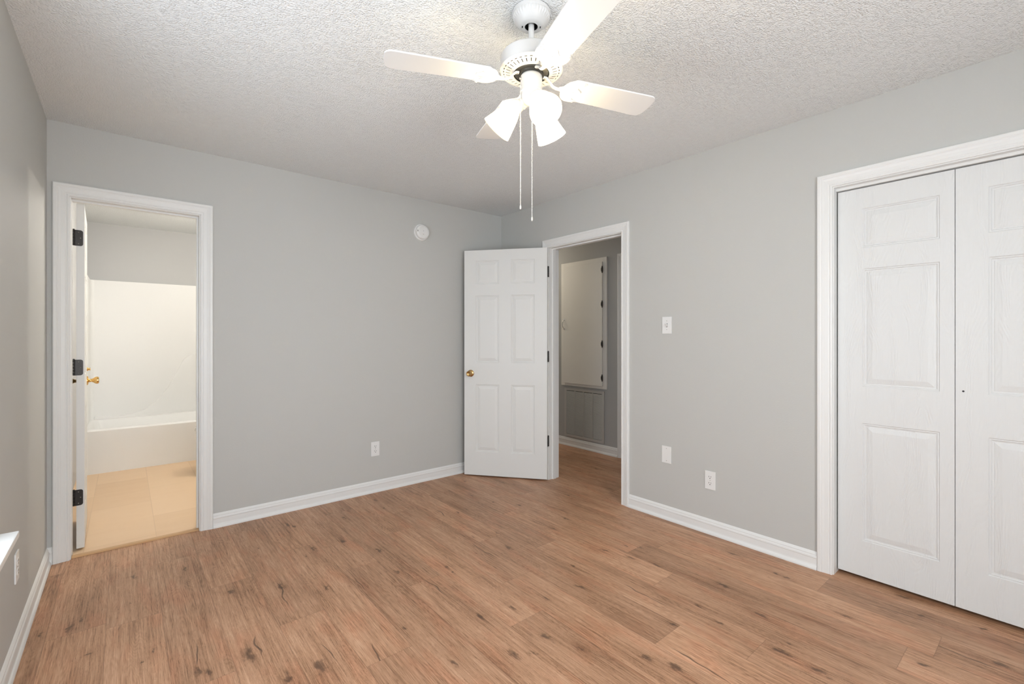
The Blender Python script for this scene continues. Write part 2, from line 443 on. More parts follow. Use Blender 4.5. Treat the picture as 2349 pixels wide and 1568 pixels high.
# bathroom shell
BX1 = -1.60; BYB = 2.87
bm = new(); box(bm, XL, .058, -.03, BX1, BYB, .001); struct(link('floor_bathroom', bm, 'tile'))
bm = new(); box(bm, XL-.1, T*.5, H, BX1+.1, BYB+.1, H+.1); struct(link('ceiling_bathroom', bm, 'ceiling'))
bm = new(); box(bm, XL-.1, T, 0, XL, BYB+.1, H); struct(link('wall_bathroom_left', bm, 'bathwall'))
bm = new(); box(bm, XL, BYB, 0, BX1, BYB+.1, H); struct(link('wall_bathroom_back', bm, 'bathwall'))
bm = new(); box(bm, BX1, T, 0, BX1+.1, BYB+.1, H); struct(link('wall_bathroom_right', bm, 'bathwall'))
# hall shell and closet shell
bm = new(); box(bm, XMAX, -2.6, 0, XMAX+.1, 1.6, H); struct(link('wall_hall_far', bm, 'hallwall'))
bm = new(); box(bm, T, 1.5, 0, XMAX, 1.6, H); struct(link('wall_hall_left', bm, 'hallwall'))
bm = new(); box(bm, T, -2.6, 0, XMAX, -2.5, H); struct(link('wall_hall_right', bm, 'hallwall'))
bm = new(); box(bm, T, -2.6, H, XMAX+.1, 1.6, H+.1); struct(link('ceiling_hall', bm, 'ceiling'))
bm = new(); box(bm, .78, YF-.12, 0, .86, -2.6, H); struct(link('wall_closet_back', bm, 'void'))
bm = new(); box(bm, T, YF-.12, 0, .78, YF, H); struct(link('wall_closet_side', bm, 'void'))
bm = new(); box(bm, T, YF-.12, H, .86, -2.6, H+.1); struct(link('ceiling_closet', bm, 'void'))

# ------------------------------------------------------------------ casings, jambs, baseboards
CW = .068
CPROF = [(0, 0), (0, .009), (.004, .0115), (.009, .0115), (.011, .0095), (.015, .0095), (.018, .0115), (.034, .0125), (.044, .0155),
         (.048, .0150), (.053, .0175), (.064, .0175), (CW, .0145), (CW, 0)]
def casing(bm, u0, u1, zt, P):
    """P(u, z, n) -> 3-d ; mitred three-sided casing around opening u0..u1, top zt"""
    rings = []
    for d, t_ in CPROF:
        rings.append([P(u0-d, .0, t_), P(u0-d, zt+d, t_), P(u1+d, zt+d, t_), P(u1+d, .0, t_)])
    vr = [[bm.verts.new(p) for p in r] for r in rings]
    for a, b in zip(vr, vr[1:]):
        for i in range(3): bm.faces.new((a[i], a[i+1], b[i+1], b[i]))
    bm.faces.new([r[0] for r in vr]); bm.faces.new([r[3] for r in vr][::-1])
def jamb(bm, axis, a0, a1, c0, c1, stop=None, zt=DH, sl=.010):
    def b(p0, p1, q0, q1, z0, z1):
        if axis == 'y': box(bm, p0, q0, z0, p1, q1, z1)
        else: box(bm, q0, p0, z0, q1, p1, z1)
    b(a0-J, a0, c0, c1, 0, zt+J); b(a1, a1+J, c0, c1, 0, zt+J); b(a0, a1, c0, c1, zt, zt+J)
    if stop:
        s0, s1 = stop
        b(a0+.0002, a0+sl, s0, s1, 0, zt-.0002); b(a1-.010, a1-.0002, s0, s1, 0, zt-.0002); b(a0+sl, a1-.010, s0, s1, zt-.010, zt-.0002)
# baseboard profile (distance from wall, height)
BP = [(0, 0), (.020, 0), (.0195, .008), (.016, .016), (.0115, .021), (.0105, .027), (.0105, .058), (.0125, .062), (.0115, .069), (.0085, .074), (.0085, .080), (.004, .088), (0, .093)]
def baseboard(name, p0, p1, nrm, m='trim'):
    bm = new(); n = Vector((*nrm, 0))
    loft(bm, [[Vector((*p0, 0)) + n*d + Vector((0, 0, z)) for d, z in BP], [Vector((*p1, 0)) + n*d + Vector((0, 0, z)) for d, z in BP]])
    return struct(link(name, bm, m))
baseboard('baseboard_back', (AX1+CW+.006, 0), (-.001, 0), (0, -1))
baseboard('baseboard_back', (XL+.0, 0), (AX0-CW-.006, 0), (0, -1))
baseboard('baseboard_right', (0, BY0-CW-.006), (0, CY1+CW+.006), (-1, 0))
baseboard('baseboard_right', (0, -.001), (0, BY1+CW+.006), (-1, 0))
baseboard('baseboard_left', (XL, YF), (XL, -.001), (1, 0))
baseboard('baseboard_front', (XL, YF), (0, YF), (0, 1))
baseboard('baseboard_hall', (XMAX, -.584), (XMAX, 1.5), (-1, 0), 'trim')
bm = new(); prism(bm, [(-.022, 0), (.022, 0), (.016, .007), (-.016, .007)], lambda a, b: (AX0+.001, .030+a, b+.001), lambda a, b: (AX1-.001, .030+a, b+.001))
struct(link('trim_1', bm, 'thresh'), 'narrow oak threshold strip across the bathroom doorway')

# ------------------------------------------------------------------ moulded door leaves
PROFILE = [(0, 0), (.0035, .0035), (.008, .0030), (.0115, .0065), (.017, .0070), (.020, .0055), (.042, .0012)]
def leaf(w, h, t, panels, prof=PROFILE):
    """panels: (x0,x1,z0,z1). leaf spans x 0..w, y 0..t, z 0..h"""
    bm = new()
    xs = sorted({0, w} | {p[0] for p in panels} | {p[1] for p in panels})
    zs = sorted({0, h} | {p[2] for p in panels} | {p[3] for p in panels})
    for side in (0, 1):
        Y = lambda d: d if side == 0 else t-d
        def quad(ps):
            vs = [bm.verts.new(p) for p in ps]
            bm.faces.new(vs if side == 0 else vs[::-1])
        for i in range(len(xs)-1):
            for k in range(len(zs)-1):
                cx, cz = (xs[i]+xs[i+1])/2, (zs[k]+zs[k+1])/2
                pan = any(p[0] < cx < p[1] and p[2] < cz < p[3] for p in panels)
                if not pan: quad([(xs[i], Y(0), zs[k]), (xs[i+1], Y(0), zs[k]), (xs[i+1], Y(0), zs[k+1]), (xs[i], Y(0), zs[k+1])])
        for (a, b, c, d) in panels:
            R_ = [[(a+o, Y(e), c+o), (b-o, Y(e), c+o), (b-o, Y(e), d-o), (a+o, Y(e), d-o)] for o, e in prof]
            for r0, r1 in zip(R_, R_[1:]):
                for j in range(4):
                    n = (j+1) % 4; quad([r0[j], r0[n], r1[n], r1[j]])
            quad(R_[-1])
    for q in (((0,0,0),(0,t,0),(0,t,h),(0,0,h)), ((w,0,0),(w,t,0),(w,t,h),(w,0,h)), ((0,0,0),(w,0,0),(w,t,0),(0,t,0)), ((0,0,h),(w,0,h),(w,t,h),(0,t,h))):
        bm.faces.new([bm.verts.new(p) for p in q])
    bmesh.ops.remove_doubles(bm, verts=bm.verts[:], dist=1e-5)
    return bm
ROWS = ((.210, .815), (1.010, 1.612), (1.712, 1.925))
def knob_bm(sgn=1):
    """tulip knob with rose, axis +y*sgn from y=0"""
    bm = new()
    mt = Matrix.Rotation(-PI/2*sgn, 4, 'X')
    lathe(bm, [(.031, 0), (.031, .003), (.026, .007), (.013, .010), (.0105, .016), (.0105, .024), (.015, .032), (.0225, .042), (.0245, .050),
               (.0235, .058), (.019, .0615), (.014, .0600), (.010, .0580), (.0, .0575)], 32, mt, cap=True)
    return bm
def hinge_bm(h=.089, leafw=.030, dirs=((1, 0), (0, 1))):
    """barrel at origin along z, two rounded plates along the given directions (unit, in xy)"""
    bm = new()
    for k in range(5):
        lathe(bm, [(.0, -h/2+k*h/5+.0006), (.006, -h/2+k*h/5+.0008), (.006, -h/2+(k+1)*h/5-.0008), (.0, -h/2+(k+1)*h/5-.0006)], 16, cap=False)
    lathe(bm, [(.0, h/2), (.005, h/2), (.004, h/2+.004), (0, h/2+.005)], 14, cap=False)
    for d in dirs:
        d = Vector((*d, 0)).normalized(); n = Vector((-d.y, d.x, 0))
        pts = [(0, -h/2), (leafw-.012, -h/2)]
        for k in range(5): a = -PI/2+k*PI/8; pts.append((leafw-.012+.012*math.cos(a), -h/2+.012+.012*math.sin(a)))
        for k in range(5): a = k*PI/8; pts.append((leafw-.012+.012*math.cos(a), h/2-.012+.012*math.sin(a)))
        pts.append((0, h/2))
        prism(bm, pts, lambda a, b: d*a+n*.0013+Vector((0, 0, b)), lambda a, b: d*a-n*.0013+Vector((0, 0, b)))
    return bm
def screws_bm(h, leafw, d, off):
    bm = new(); d = Vector((*d, 0)).normalized(); n = Vector((-d.y, d.x, 0))
    for (a, z) in ((leafw*.5, h*.36), (leafw*.72, 0), (leafw*.5, -h*.36)):
        c = d*a + n*off + Vector((0, 0, z))
        ball(bm, c, .0032, 8, (1, 1, 1))
    return bm

# --- door_1 : bathroom door (24 inch), swung in against the side
d1 = struct(empty('door_1', (AX0, 0, 0)), 'white bathroom door standing open inwards, seen edge-on, with dark hinges')
bm = new(); casing(bm, -.005, AX1-AX0+.005, DH+.005, lambda u, z, n: (u, -n, z)); 
link('casing', bm, 'trim', d1)
bm = new(); casing(bm, -.005, AX1-AX0+.005, DH+.005, lambda u, z, n: (u, T+n, z)); link('casing', bm, 'trim', d1)
bm = new(); jamb(bm, 'y', 0, AX1-AX0, .0, T, (.045, .078), sl=.002); link('jamb', bm, 'trim', d1)
A_ANG = math.radians(91.6)
p1 = Vector((AX0+.004, T+.008, 0))
# closed leaf runs +x from the pin; body lies on the -y side of the pin
e1 = leaf(.597, 2.012, .035, [(.085, .265, *r) for r in ROWS] + [(.332, .512, *r) for r in ROWS])
bmesh.ops.translate(e1, verts=e1.verts[:], vec=(.003, -.046, .012))
L1 = link('door_leaf', e1, 'door', d1, loc=p1-Vector((AX0, 0, 0)), rotz=A_ANG)
k = link('door_knob', knob_bm(-1), 'brass', L1, 40, loc=(.54, -.046, .955)); k['label'] = 'polished brass knob'
k = link('door_knob', knob_bm(1), 'oldbrass', L1, 40, loc=(.54, -.011, .955))
bm = new(); lathe(bm, [(0, 0), (.012, 0), (.012, .003), (.008, .008), (.008, .018), (0, .019)], 20, Matrix.Rotation(PI/2, 4, 'X'), cap=False)
link('lock_button', bm, 'brass', L1, 40, loc=(.54, -.046, 1.032))
for hz in (1.827, 1.070, .310):
    # plates: one on the leaf edge (local -y), one on the jamb
    hb = hinge_bm(.092, .040, ((0.02, -1),))
    hh = link('hinge', hb, 'bronze', L1, 40, loc=(.001, 0, hz)); hh['label'] = 'dark bronze hinge'
for hz in (1.827, 1.070, .310):
    sb = screws_bm(.092, .040, (0, -1), .0); bmesh.ops.translate(sb, verts=sb.verts[:], vec=(-.0005, 0, 0))
    link('hinge_screw', sb, 'steel', L1, 40, loc=(0, 0, hz))
# strike / latch hole through the edge is hidden from the room

# --- door_2 : hall door, six-panel leaf swung into the room towards the corner
d2 = struct(empty('door_2', (0, BY1, 0)), 'white six-panel hall door standing open into the room corner')
bm = new(); casing(bm, BY0-BY1-.005, .005, DH+.005, lambda u, z, n: (-n, u, z)); link('casing', bm, 'trim', d2)
bm = new(); casing(bm, BY0-BY1-.005, .005, DH+.005, lambda u, z, n: (T+n, u, z)); link('casing', bm, 'trim', d2)
bm = new(); jamb(bm, 'x', BY0-BY1, 0, 0, T, (.038, .075)); link('jamb', bm, 'trim', d2)
dvec = Vector((-.611, .7916, 0)); ang2 = math.atan2(dvec.y, dvec.x)
# local x = towards free edge, visible face (camera side) : local +y side of d is the side facing camera?  left normal of d
nl = Vector((-dvec.y, dvec.x, 0))   # = (-.79,-.61): faces the camera
e2 = leaf(.755, 2.018, .035, [(.110, .322, *r) for r in ROWS] + [(.432, .648, *r) for r in ROWS])
# leaf y 0..t ; put back face (t) ... visible face at +y: shift so that body spans y .003...038
bmesh.ops.translate(e2, verts=e2.verts[:], vec=(.004, .002, .012))
pin2 = Vector((-.006, -.668, 0))
L2 = link('door_leaf', e2, 'door', d2, loc=pin2-Vector((0, BY1, 0)), rotz=ang2)
k = link('door_knob', knob_bm(1), 'oldbrass', L2, 40, loc=(.699, .037, .925)); k['label'] = 'brass door knob'
k = link('door_knob', knob_bm(-1), 'oldbrass', L2, 40, loc=(.699, .002, .925))
bm = new(); box(bm, .7588, .008, .885, .7604, .031, .945, .0004); link('latch_plate', bm, 'oldbrass', L2)
ca, sa = math.cos(-ang2), math.sin(-ang2)
jd = (ca*1 - sa*0, sa*1 + ca*0)   # world +x in leaf space (jamb plate direction)
for hz in (1.823, 1.079, .339):
    hh = link('hinge', hinge_bm(.092, .030, ((0.03, 1), jd)), 'bronze', L2, 40, loc=(0, 0, hz)); hh['label'] = 'dark bronze hinge'

# --- door_3 : bifold closet doors
d3 = struct(empty('door_3', (0, CY1, 0)), 'white embossed bifold closet doors, closed, on the right wall')
bm = new(); casing(bm, CY0-CY1-.005, .005, DH+.005, lambda u, z, n: (-n, u, z)); link('casing', bm, 'trim', d3)
bm = new(); jamb(bm, 'x', CY0-CY1, 0, 0, T); link('jamb', bm, 'trim', d3)
bm = new(); box(bm, .032, CY0-CY1+.0005, DH-.014, .078, -.0005, DH-.0002); link('track', bm, 'trim', d3)
for i in range(4):
    ww = .4505
    b3 = leaf(ww, 1.990, .033, [(.105, .400, .182, .785), (.105, .400, .972, 1.576), (.105, .400, 1.682, 1.885)])
    # local x runs toward -y in the room, local y(depth) toward +x
    o = link('bifold_panel', b3, 'grain', d3, loc=(.048, -.0055-i*(ww+.0022), .021))
    o.rotation_euler = (0, 0, -PI/2); o.scale = (1, 1, 1)
    if i == 1:
        bm = new(); lathe(bm, [(0, -.0004), (.0042, -.0004), (.0042, .004), (0, .004)], 14, Matrix.Rotation(-PI/2, 4, 'X'), cap=False)
        q = link('knob_hole', bm, 'slot', o, loc=(.026, 0, .981)); q['label'] = 'small black knob hole'
# --- door_4 : closed door across the hall (only its casing edge shows)
d4 = struct(empty('door_4', (XMAX, -.655, 0)), 'closed hall door beyond the doorway, only its casing visible')
bm = new(); casing(bm, -.77, 0, DH+.02, lambda u, z, n: (-n, u, z)); link('casing', bm, 'trim', d4)
e4 = leaf(.765, 2.04, .008, [(.11, .325, *r) for r in ROWS] + [(.437, .653, *r) for r in ROWS], [(0, 0), (.006, .003), (.03, .001)])
o = link('door_leaf', e4, 'door', d4, loc=(-.0085, -.0025, .008)); o.rotation_euler = (0, 0, -PI/2)

# ------------------------------------------------------------------ windows
def window(name, axis, c, a0, a1, z0, z1, inward, label):
    """axis 'x': window in wall x=c running along y"""
    w = struct(empty(name, (c, a0, z0) if axis == 'x' else (a0, c, z0)), label)
    o = w.location
    def bx(bm, p0, p1, q0, q1, za, zb, bev=0):   # p: along wall, q: depth from inner face toward the outside (positive out)
        s = -inward
        if axis == 'x': box(bm, min(s*q0, s*q1), p0-a0, za-z0, max(s*q0, s*q1), p1-a0, zb-z0, bev)
        else: box(bm, p0-a0, min(s*q0, s*q1), za-z0, p1-a0, max(s*q0, s*q1), zb-z0, bev)
    bm = new(); bx(bm, a0-.065, a1+.065, -.066, .03, z0-.004, z0+.017, .004)
    link('window_sill', bm, 'trim', w)
    bm = new(); t_ = .035; zb = z0+.017
    bx(bm, a0, a0+t_, .05, .10, zb, z1); bx(bm, a1-t_, a1, .05, .10, zb, z1); bx(bm, a0+t_, a1-t_, .05, .10, zb, zb+t_); bx(bm, a0+t_, a1-t_, .05, .10, z1-t_, z1)
    zm = (zb+z1)/2; bx(bm, a0+t_, a1-t_, .055, .095, zm-.02, zm+.02)
    fr_o = link('window_frame', bm, 'trim', w)
    bm = new(); bx(bm, a0+t_, a1-t_, .073, .077, zb+t_, zm-.02); link('pane', bm, 'glasspane', fr_o)
    bm = new(); bx(bm, a0+t_, a1-t_, .073, .077, zm+.02, z1-t_); link('pane', bm, 'glasspane', fr_o)
    return w
window('window_1', 'x', XL, -2.90, -1.46, .60, 2.02, 1, 'window in the left wall, only the end of its white sill in view')
window('fill_window', 'y', YF, -3.02, -1.60, .62, 2.02, 1, 'added unseen window in the wall behind the camera, for frontal light')  # unseen window added to let frontal light in

# ------------------------------------------------------------------ wall plates
def plate(name, loc, rotz, kind, label, cat, group=None):
    """local: faces -y, centred on origin"""
    r = tag(empty(name, loc, rotz), label, cat, group)
    bm = new(); box(bm, -.035, -.0055, -.0575, .035, 0, .0575, .0018); link('cover_plate', bm, 'plate', r)
    if kind == 'outlet':
        for s in (1, -1):
            bm = new()
            pts = []
            for i in range(24):
                a = 2*PI*i/24; pts.append((max(-.0155, min(.0155, .0172*math.cos(a))), max(-.0140, min(.0140, .0172*math.sin(a)))+s*.0195))
            prism(bm, pts, lambda a, b: (a, -.0072, b), lambda a, b: (a, -.004, b))
            rc = link('receptacle', bm, 'plate', r)
            bm = new()
            box(bm, -.0075, -.0076, s*.0195+.000, -.0050, -.0068, s*.0195+.0085)
            box(bm, .0050, -.0076, s*.0195+.0010, .0072, -.0068, s*.0195+.0080)
            lathe(bm, [(0, 0), (.0028, 0), (.0028, .0008), (0, .0008)], 12, Matrix.Translation((0, -.0068, s*.0195-.0065)) @ Matrix.Rotation(PI/2, 4, 'X'), cap=False)
            link('slots', bm, 'slot', rc)
        sc = ((0, 0),)
    elif kind == 'switch':
        bm = new(); box(bm, -.0055, -.0065, -.0125, .0055, -.0045, .0125); tg = link('toggle_slot', bm, 'slot', r)
        bm = new(); prism(bm, [(-.006, -.011), (-.006, .006), (-.017, .0125), (-.018, .009)], lambda a, b: (-.0045, a, b), lambda a, b: (.0045, a, b))
        link('toggle', bm, 'plate', r)
        sc = ((0, .030), (0, -.030))
    else: sc = ((0, .0415), (0, -.0415))
    for (sx, sz) in sc:
        bm = new(); ball(bm, (sx, -.0058, sz), .0028, 10, (1, .4, 1)); link('screw', bm, 'steel', r)
    return r
plate('electrical_outlet', (-1.304, 0, .348), 0, 'outlet', 'white duplex outlet low on the back wall, left of the open six-panel door', 'outlet')
plate('electrical_outlet', (0, -2.131, .339), -PI/2, 'outlet', 'white duplex outlet low on the right wall, nearest the closet doors', 'outlet')
plate('electrical_outlet', (XL, -.935, .345), PI/2, 'outlet', 'white duplex outlet on the left wall under the end of the window sill', 'outlet')
plate('light_switch', (0, -1.825, 1.330), -PI/2, 'switch', 'white single toggle light switch on the right wall beside the hall doorway', 'light switch')
plate('blank_cover_plate', (0, -1.822, .443), -PI/2, 'blank', 'blank white cover plate with two screws, low on the right wall below the light switch', 'wall plate')

# ------------------------------------------------------------------ smoke detector on the back wall
r = tag(empty('smoke_detector', (-.888, 0, 2.155)), 'round white smoke detector mounted high on the grey back wall', 'smoke detector')
RX = Matrix.Rotation(PI/2, 4, 'X')     # z -> -y
bm = new(); lathe(bm, [(.071, 0), (.071, .008), (.068, .012), (.060, .013)], 64, RX); link('base_ring', bm, 'plate', r, 40)
bm = new(); lathe(bm, [(.058, .013), (.062, .015), (.0625, .026), (.060, .034), (.054, .039), (.046, .0405), (.0445, .0385), (.0430, .0385), (.0425, .0405), (.0, .042)], 64, RX)
link('sensor_body', bm, 'plate', r, 35)
bm = new()
for a, b in ((-.006, .006),):
    box(bm, -.0545, -.0405, .004, -.0490, -.0392, .0095); box(bm, -.0545, -.0405, -.0035, -.0490, -.0392, .002)
link('vent_slots', bm, 'slot', r)
bm = new(); lathe(bm, [(0, .0418), (.0035, .0418), (.0035, .0428), (0, .0430)], 14, Matrix.Translation((.0, 0, -.022)) @ RX, cap=False); link('indicator', bm, 'grille', r)
bm = new(); lathe(bm, [(.0105, .0412), (.0115, .0426), (.0125, .0412)], 24, Matrix.Translation((.0, 0, -.022)) @ RX, cap=False); link('test_button', bm, 'plate', r, 40)
bm = new(); box(bm, -.004, -.0432, .004, .004, -.0418, .009, .0005); link('indicator', bm, 'grille', r)

# ------------------------------------------------------------------ hall access cabinet door and return grille
r = tag(empty('access_cabinet', (XMAX, -.12, 1.40)), 'cream framed utility cupboard door on the hall wall, above the air return grille', 'cupboard')
y0, y1, z0, z1 = -.451+.12, .216+.12, .695-1.40, 2.108-1.40
def fr(bm, a0, a1, b0, b1, w, d0, d1):
    box(bm, -d1, a0, b0, -d0, a0+w, b1, .002); box(bm, -d1, a1-w, b0, -d0, a1, b1, .002)
    box(bm, -d1, a0+w, b0, -d0, a1-w, b0+w, .002); box(bm, -d1, a0+w, b1-w, -d0, a1-w, b1, .002)
bm = new(); fr(bm, y0, y1, z0, z1, .057, 0, .018); link('frame', bm, 'halltrim', r)
bm = new(); box(bm, -.034, y0+.050, z0+.030, -.019, y1-.050, z1-.048, .002); pd = link('door_panel', bm, 'halltrim', r)
for hz in (1.975, 1.605, 1.178, .815):
    bm = new()
    tube(bm, [(-.0365, y0+.047, hz-1.40-.030), (-.0365, y0+.047, hz-1.40+.030)], .0055, 10)
    prism(bm, [(-.011, -.024), (.0, -.030), (.011, -.018), (.014, 0), (.011, .018), (.0, .030), (-.011, .024)], lambda a, b: (-.0368, y0+.050+a, hz-1.40+b), lambda a, b: (-.0342, y0+.050+a, hz-1.40+b))
    ball(bm, (-.0365, y0+.047, hz-1.40+.033), .006, 8); ball(bm, (-.0365, y0+.047, hz-1.40-.033), .006, 8)
    link('hinge', bm, 'bronze', r, 40)
bm = new()
tube(bm, [(-.034, y1-.062, -.045), (-.050, y1-.062, -.040), (-.061, y1-.062, -.020), (-.063, y1-.062, 0), (-.061, y1-.062, .020), (-.050, y1-.062, .040), (-.034, y1-.062, .045)], .0042, 10, up=Vector((0, 1, 0)))
ball(bm, (-.036, y1-.062, -.052), .008, 10, (.4, 1, 1.6)); ball(bm, (-.036, y1-.062, .052), .008, 10, (.4, 1, 1.6))
link('pull_handle', bm, 'chrome', r, 40)
r = tag(empty('return_air_grille', (XMAX, -.125, .385)), 'grey louvred air return grille low on the hall wall', 'vent grille')
y0, y1, z0, z1 = -.285, .295, -.278, .284
bm = new(); fr(bm, y0, y1, z0, z1, .030, 0.001, .012); link('frame', bm, 'grille', r)
bm = new(); box(bm, -.0022, y0+.028, z0+.028, -.0008, y1-.028, z1-.028); link('backing', bm, 'slot', r)
bm = new()
for k in (1, 2, 3):
    yy = y0+.03+(y1-y0-.06)*k/4; box(bm, -.0125, yy-.0045, z0+.03, -.002, yy+.0045, z1-.03)
link('mullions', bm, 'grille', r)
bm = new(); nl_ = 40
for k in range(nl_):
    zz = z0+.034+(z1-z0-.068)*(k+.5)/nl_
    prism(bm, [(-.0115, -.0052), (-.0105, -.0060), (-.0025, .0030), (-.0035, .0038)], lambda a, b: (a, y0+.029, zz+b), lambda a, b: (a, y1-.029, zz+b))
lv = link('louvres', bm, 'grille', r)

# ------------------------------------------------------------------ bathtub, toilet, vanity light
r = tag(empty('bathtub', (-2.37, 2.48, 0)), 'white moulded bathtub with tall wall surround in the bathroom', 'bathtub')
ox, oy = 2.37, -2.48
TX0, TX1, TY0, TY1, TZ = -3.180, BX1-.003, 2.088, BYB-.004, .402
bm = new()
def rr(x0, x1, y0, y1, z, rad, n=6):
    pts = []
    for cx, cy, a0 in ((x1-rad, y1-rad, 0), (x0+rad, y1-rad, PI/2), (x0+rad, y0+rad, PI), (x1-rad, y0+rad, 1.5*PI)):
        for k in range(n+1):
            a = a0+k*PI/2/n; pts.append(Vector((cx+rad*math.cos(a)+ox, cy+rad*math.sin(a)+oy, z)))
    return pts
loft(bm, [rr(TX0, TX1, TY0+.012, TY1, .001, .004), rr(TX0, TX1, TY0+.012, TY1, .02, .004), rr(TX0, TX1, TY0+.004, TY1, .34, .006), rr(TX0, TX1, TY0, TY1, .375, .01), rr(TX0, TX1, TY0, TY1, .392, .012),
          rr(TX0+.012, TX1-.012, TY0+.012, TY1-.012, TZ, .012), rr(TX0+.06, TX1-.06, TY0+.055, TY1-.05, TZ, .06), rr(TX0+.075, TX1-.075, TY0+.07, TY1-.065, TZ-.012, .07),
          rr(TX0+.13, TX1-.11, TY0+.10, TY1-.09, .12, .10), rr(TX0+.18, TX1-.15, TY0+.14, TY1-.13, .075, .10)])
link('tub', bm, 'tub', r, 50)
ZS = 1.842
bm = new()
# surround: back and side sheets with a coved corner
def sur(z, dpt=0):
    c = .035; pts = []
    pts.append((TX0, TY0+.004)); pts.append((TX0+.035, TY0+.004)); pts.append((TX0+.050, TY0+.02))
    for k in range(7):
        a = PI - k*PI/12; pts.append((TX0+.050+c+c*math.cos(a), TY1-.016-c+c*math.sin(a)))
    for k in range(7):
        a = PI/2 - k*PI/12; pts.append((TX1-.050-c+c*math.cos(a), TY1-.016-c+c*math.sin(a)))
    pts += [(TX1-.050, TY0+.02), (TX1-.035, TY0+.004), (TX1, TY0+.004), (TX1, TY1), (TX0, TY1)]
    return [Vector((a+ox, b+oy, z)) for a, b in pts]
vr = [sur(TZ-.001), sur(ZS-.006), [p for p in sur(ZS)]]
loft(bm, vr)
link('wall_surround', bm, 'tub', r, 50)
bm = new()
curve = [(-3.10, .430), (-2.95, .420), (-2.797, .432), (-2.68, .478), (-2.596, .545), (-2.485, .700), (-2.42, .84), (-2.345, 1.004), (-2.29, 1.052), (-2.218, 1.072), (-1.70, 1.072), (-1.70, TZ), (-3.10, TZ)]
def off(c, s):
    cx = sum(p[0] for p in c)/len(c); cz = sum(p[1] for p in c)/len(c)
    return c
yb = TY1-.016
lo = [[Vector((a+ox, yb+.001+oy, b)) for a, b in curve], [Vector((a+.002+ox, yb-.006+oy, b-.003)) for a, b in curve], [Vector((a+.010+ox, yb-.012+oy, b-.010)) for a, b in curve]]
loft(bm, lo)
link('moulded_backrest', bm, 'tub', r, 30)

r = tag(empty('toilet', (-1.99, 1.50, 0)), 'white toilet beside the bathtub, only the rim of its bowl in view', 'toilet')
def ell(cx, rx, ry, z, n=32, sq=1.0):
    return [Vector((cx+rx*math.cos(2*PI*k/n), ry*math.sin(2*PI*k/n), z)) for k in range(n)]
bm = new(); loft(bm, [ell(.02, .20, .105, .0), ell(.02, .195, .10, .03), ell(.0, .15, .085, .12), ell(-.03, .19, .12, .22), ell(-.10, .235, .165, .32), ell(-.125, .245, .182, .375), ell(-.125, .243, .180, .395), ell(-.125, .20, .14, .396), ell(-.12, .15, .10, .30), ell(-.10, .08, .06, .24)])
link('bowl', bm, 'china', r, 50)
bm = new(); loft(bm, [ell(-.125, .250, .186, .398), ell(-.125, .254, .190, .404), ell(-.125, .250, .186, .414), ell(-.125, .17, .115, .414), ell(-.125, .17, .115, .398)], cap=False)
link('seat', bm, 'china', r, 50)
bm = new(); loft(bm, [ell(-.122, .250, .186, .417), ell(-.122, .255, .190, .424), ell(-.122, .248, .184, .436), ell(-.122, .10, .08, .440)])
link('lid', bm, 'china', r, 50)
bm = new(); box(bm, .18, -.21, .38, .375, .21, .74, .02); link('tank', bm, 'china', r, 40)
bm = new(); box(bm, .165, -.22, .742, .382, .22, .775, .012); link('tank_lid', bm, 'china', r, 40)

r = tag(empty('vanity_light', (BX1, .95, 2.04)), 'lit bathroom vanity lamp on the side wall, out of sight beyond the doorway', 'lamp')
bm = new(); box(bm, -.03, -.10, -.05, -.001, .10, .05, .006); link('mounting_plate', bm, 'chrome', r)
bm = new(); tube(bm, [(-.03, 0, 0), (-.06, 0, 0)], .018, 16); link('socket', bm, 'chrome', r, 40)

# ------------------------------------------------------------------ ceiling fan
FX, FY = -1.707, -2.317
fan = tag(empty('ceiling_fan', (FX, FY, H)), 'white four-blade ceiling fan with three lit frosted glass lamps hanging from the ceiling', 'ceiling fan')
def fz(z): return z-H
bm = new()
prof = [(.0690, 2.4385), (.0700, 2.434), (.0695, 2.429), (.0660, 2.427), (.0670, 2.424), (.0665, 2.418), (.0640, 2.412), (.0600, 2.408), (.0560, 2.401), (.0500, 2.3935), (.0440, 2.3885), (.0400, 2.3860), (.0300, 2.3850), (.0240, 2.3850), (.0235, 2.3900)]
lathe(bm, [(a, fz(b)) for a, b in prof], 216, cap=False, mod=lambda j, a: (.0014*math.cos(36*a) if j in (4, 5, 6) else 0))
link('canopy', bm, 'fan', fan, 45)
bm = new(); lathe(bm, [(a, fz(b)) for a, b in [(.0236, 2.3862), (.0225, 2.402), (.0, 2.405)]], 40, cap=False); link('canopy_hole_shade', bm, 'dark', fan, 45)  # dark cup giving the canopy hole its shade
for a in (2.5, 5.6):
    bm = new()
    mt = Matrix.Translation((.033*math.cos(a), .033*math.sin(a), fz(2.3852))) @ Matrix.Rotation(a, 4, 'Z')
    v = box(bm, -.002, -.0045, -.0012, .002, .0045, .0005); bmesh.ops.transform(bm, matrix=mt, verts=v)
    link('screw_slot', bm, 'slot', fan)
bm = new(); lathe(bm, [(a, fz(b)) for a, b in [(.0, 2.404), (.0105, 2.404), (.0105, 2.312), (.016, 2.309), (.018, 2.300), (0, 2.298)]], 28, cap=False); link('downrod', bm, 'fan', fan, 45)
bm = new(); lathe(bm, [(a, fz(b)) for a, b in [(.016, 2.300), (.05, 2.290), (.095, 2.280), (.1085, 2.2755), (.1120, 2.272), (.1130, 2.268), (.1130, 2.228), (.110, 2.226), (.10, 2.226)]], 96, cap=False)
link('motor_housing', bm, 'fan', fan, 45)
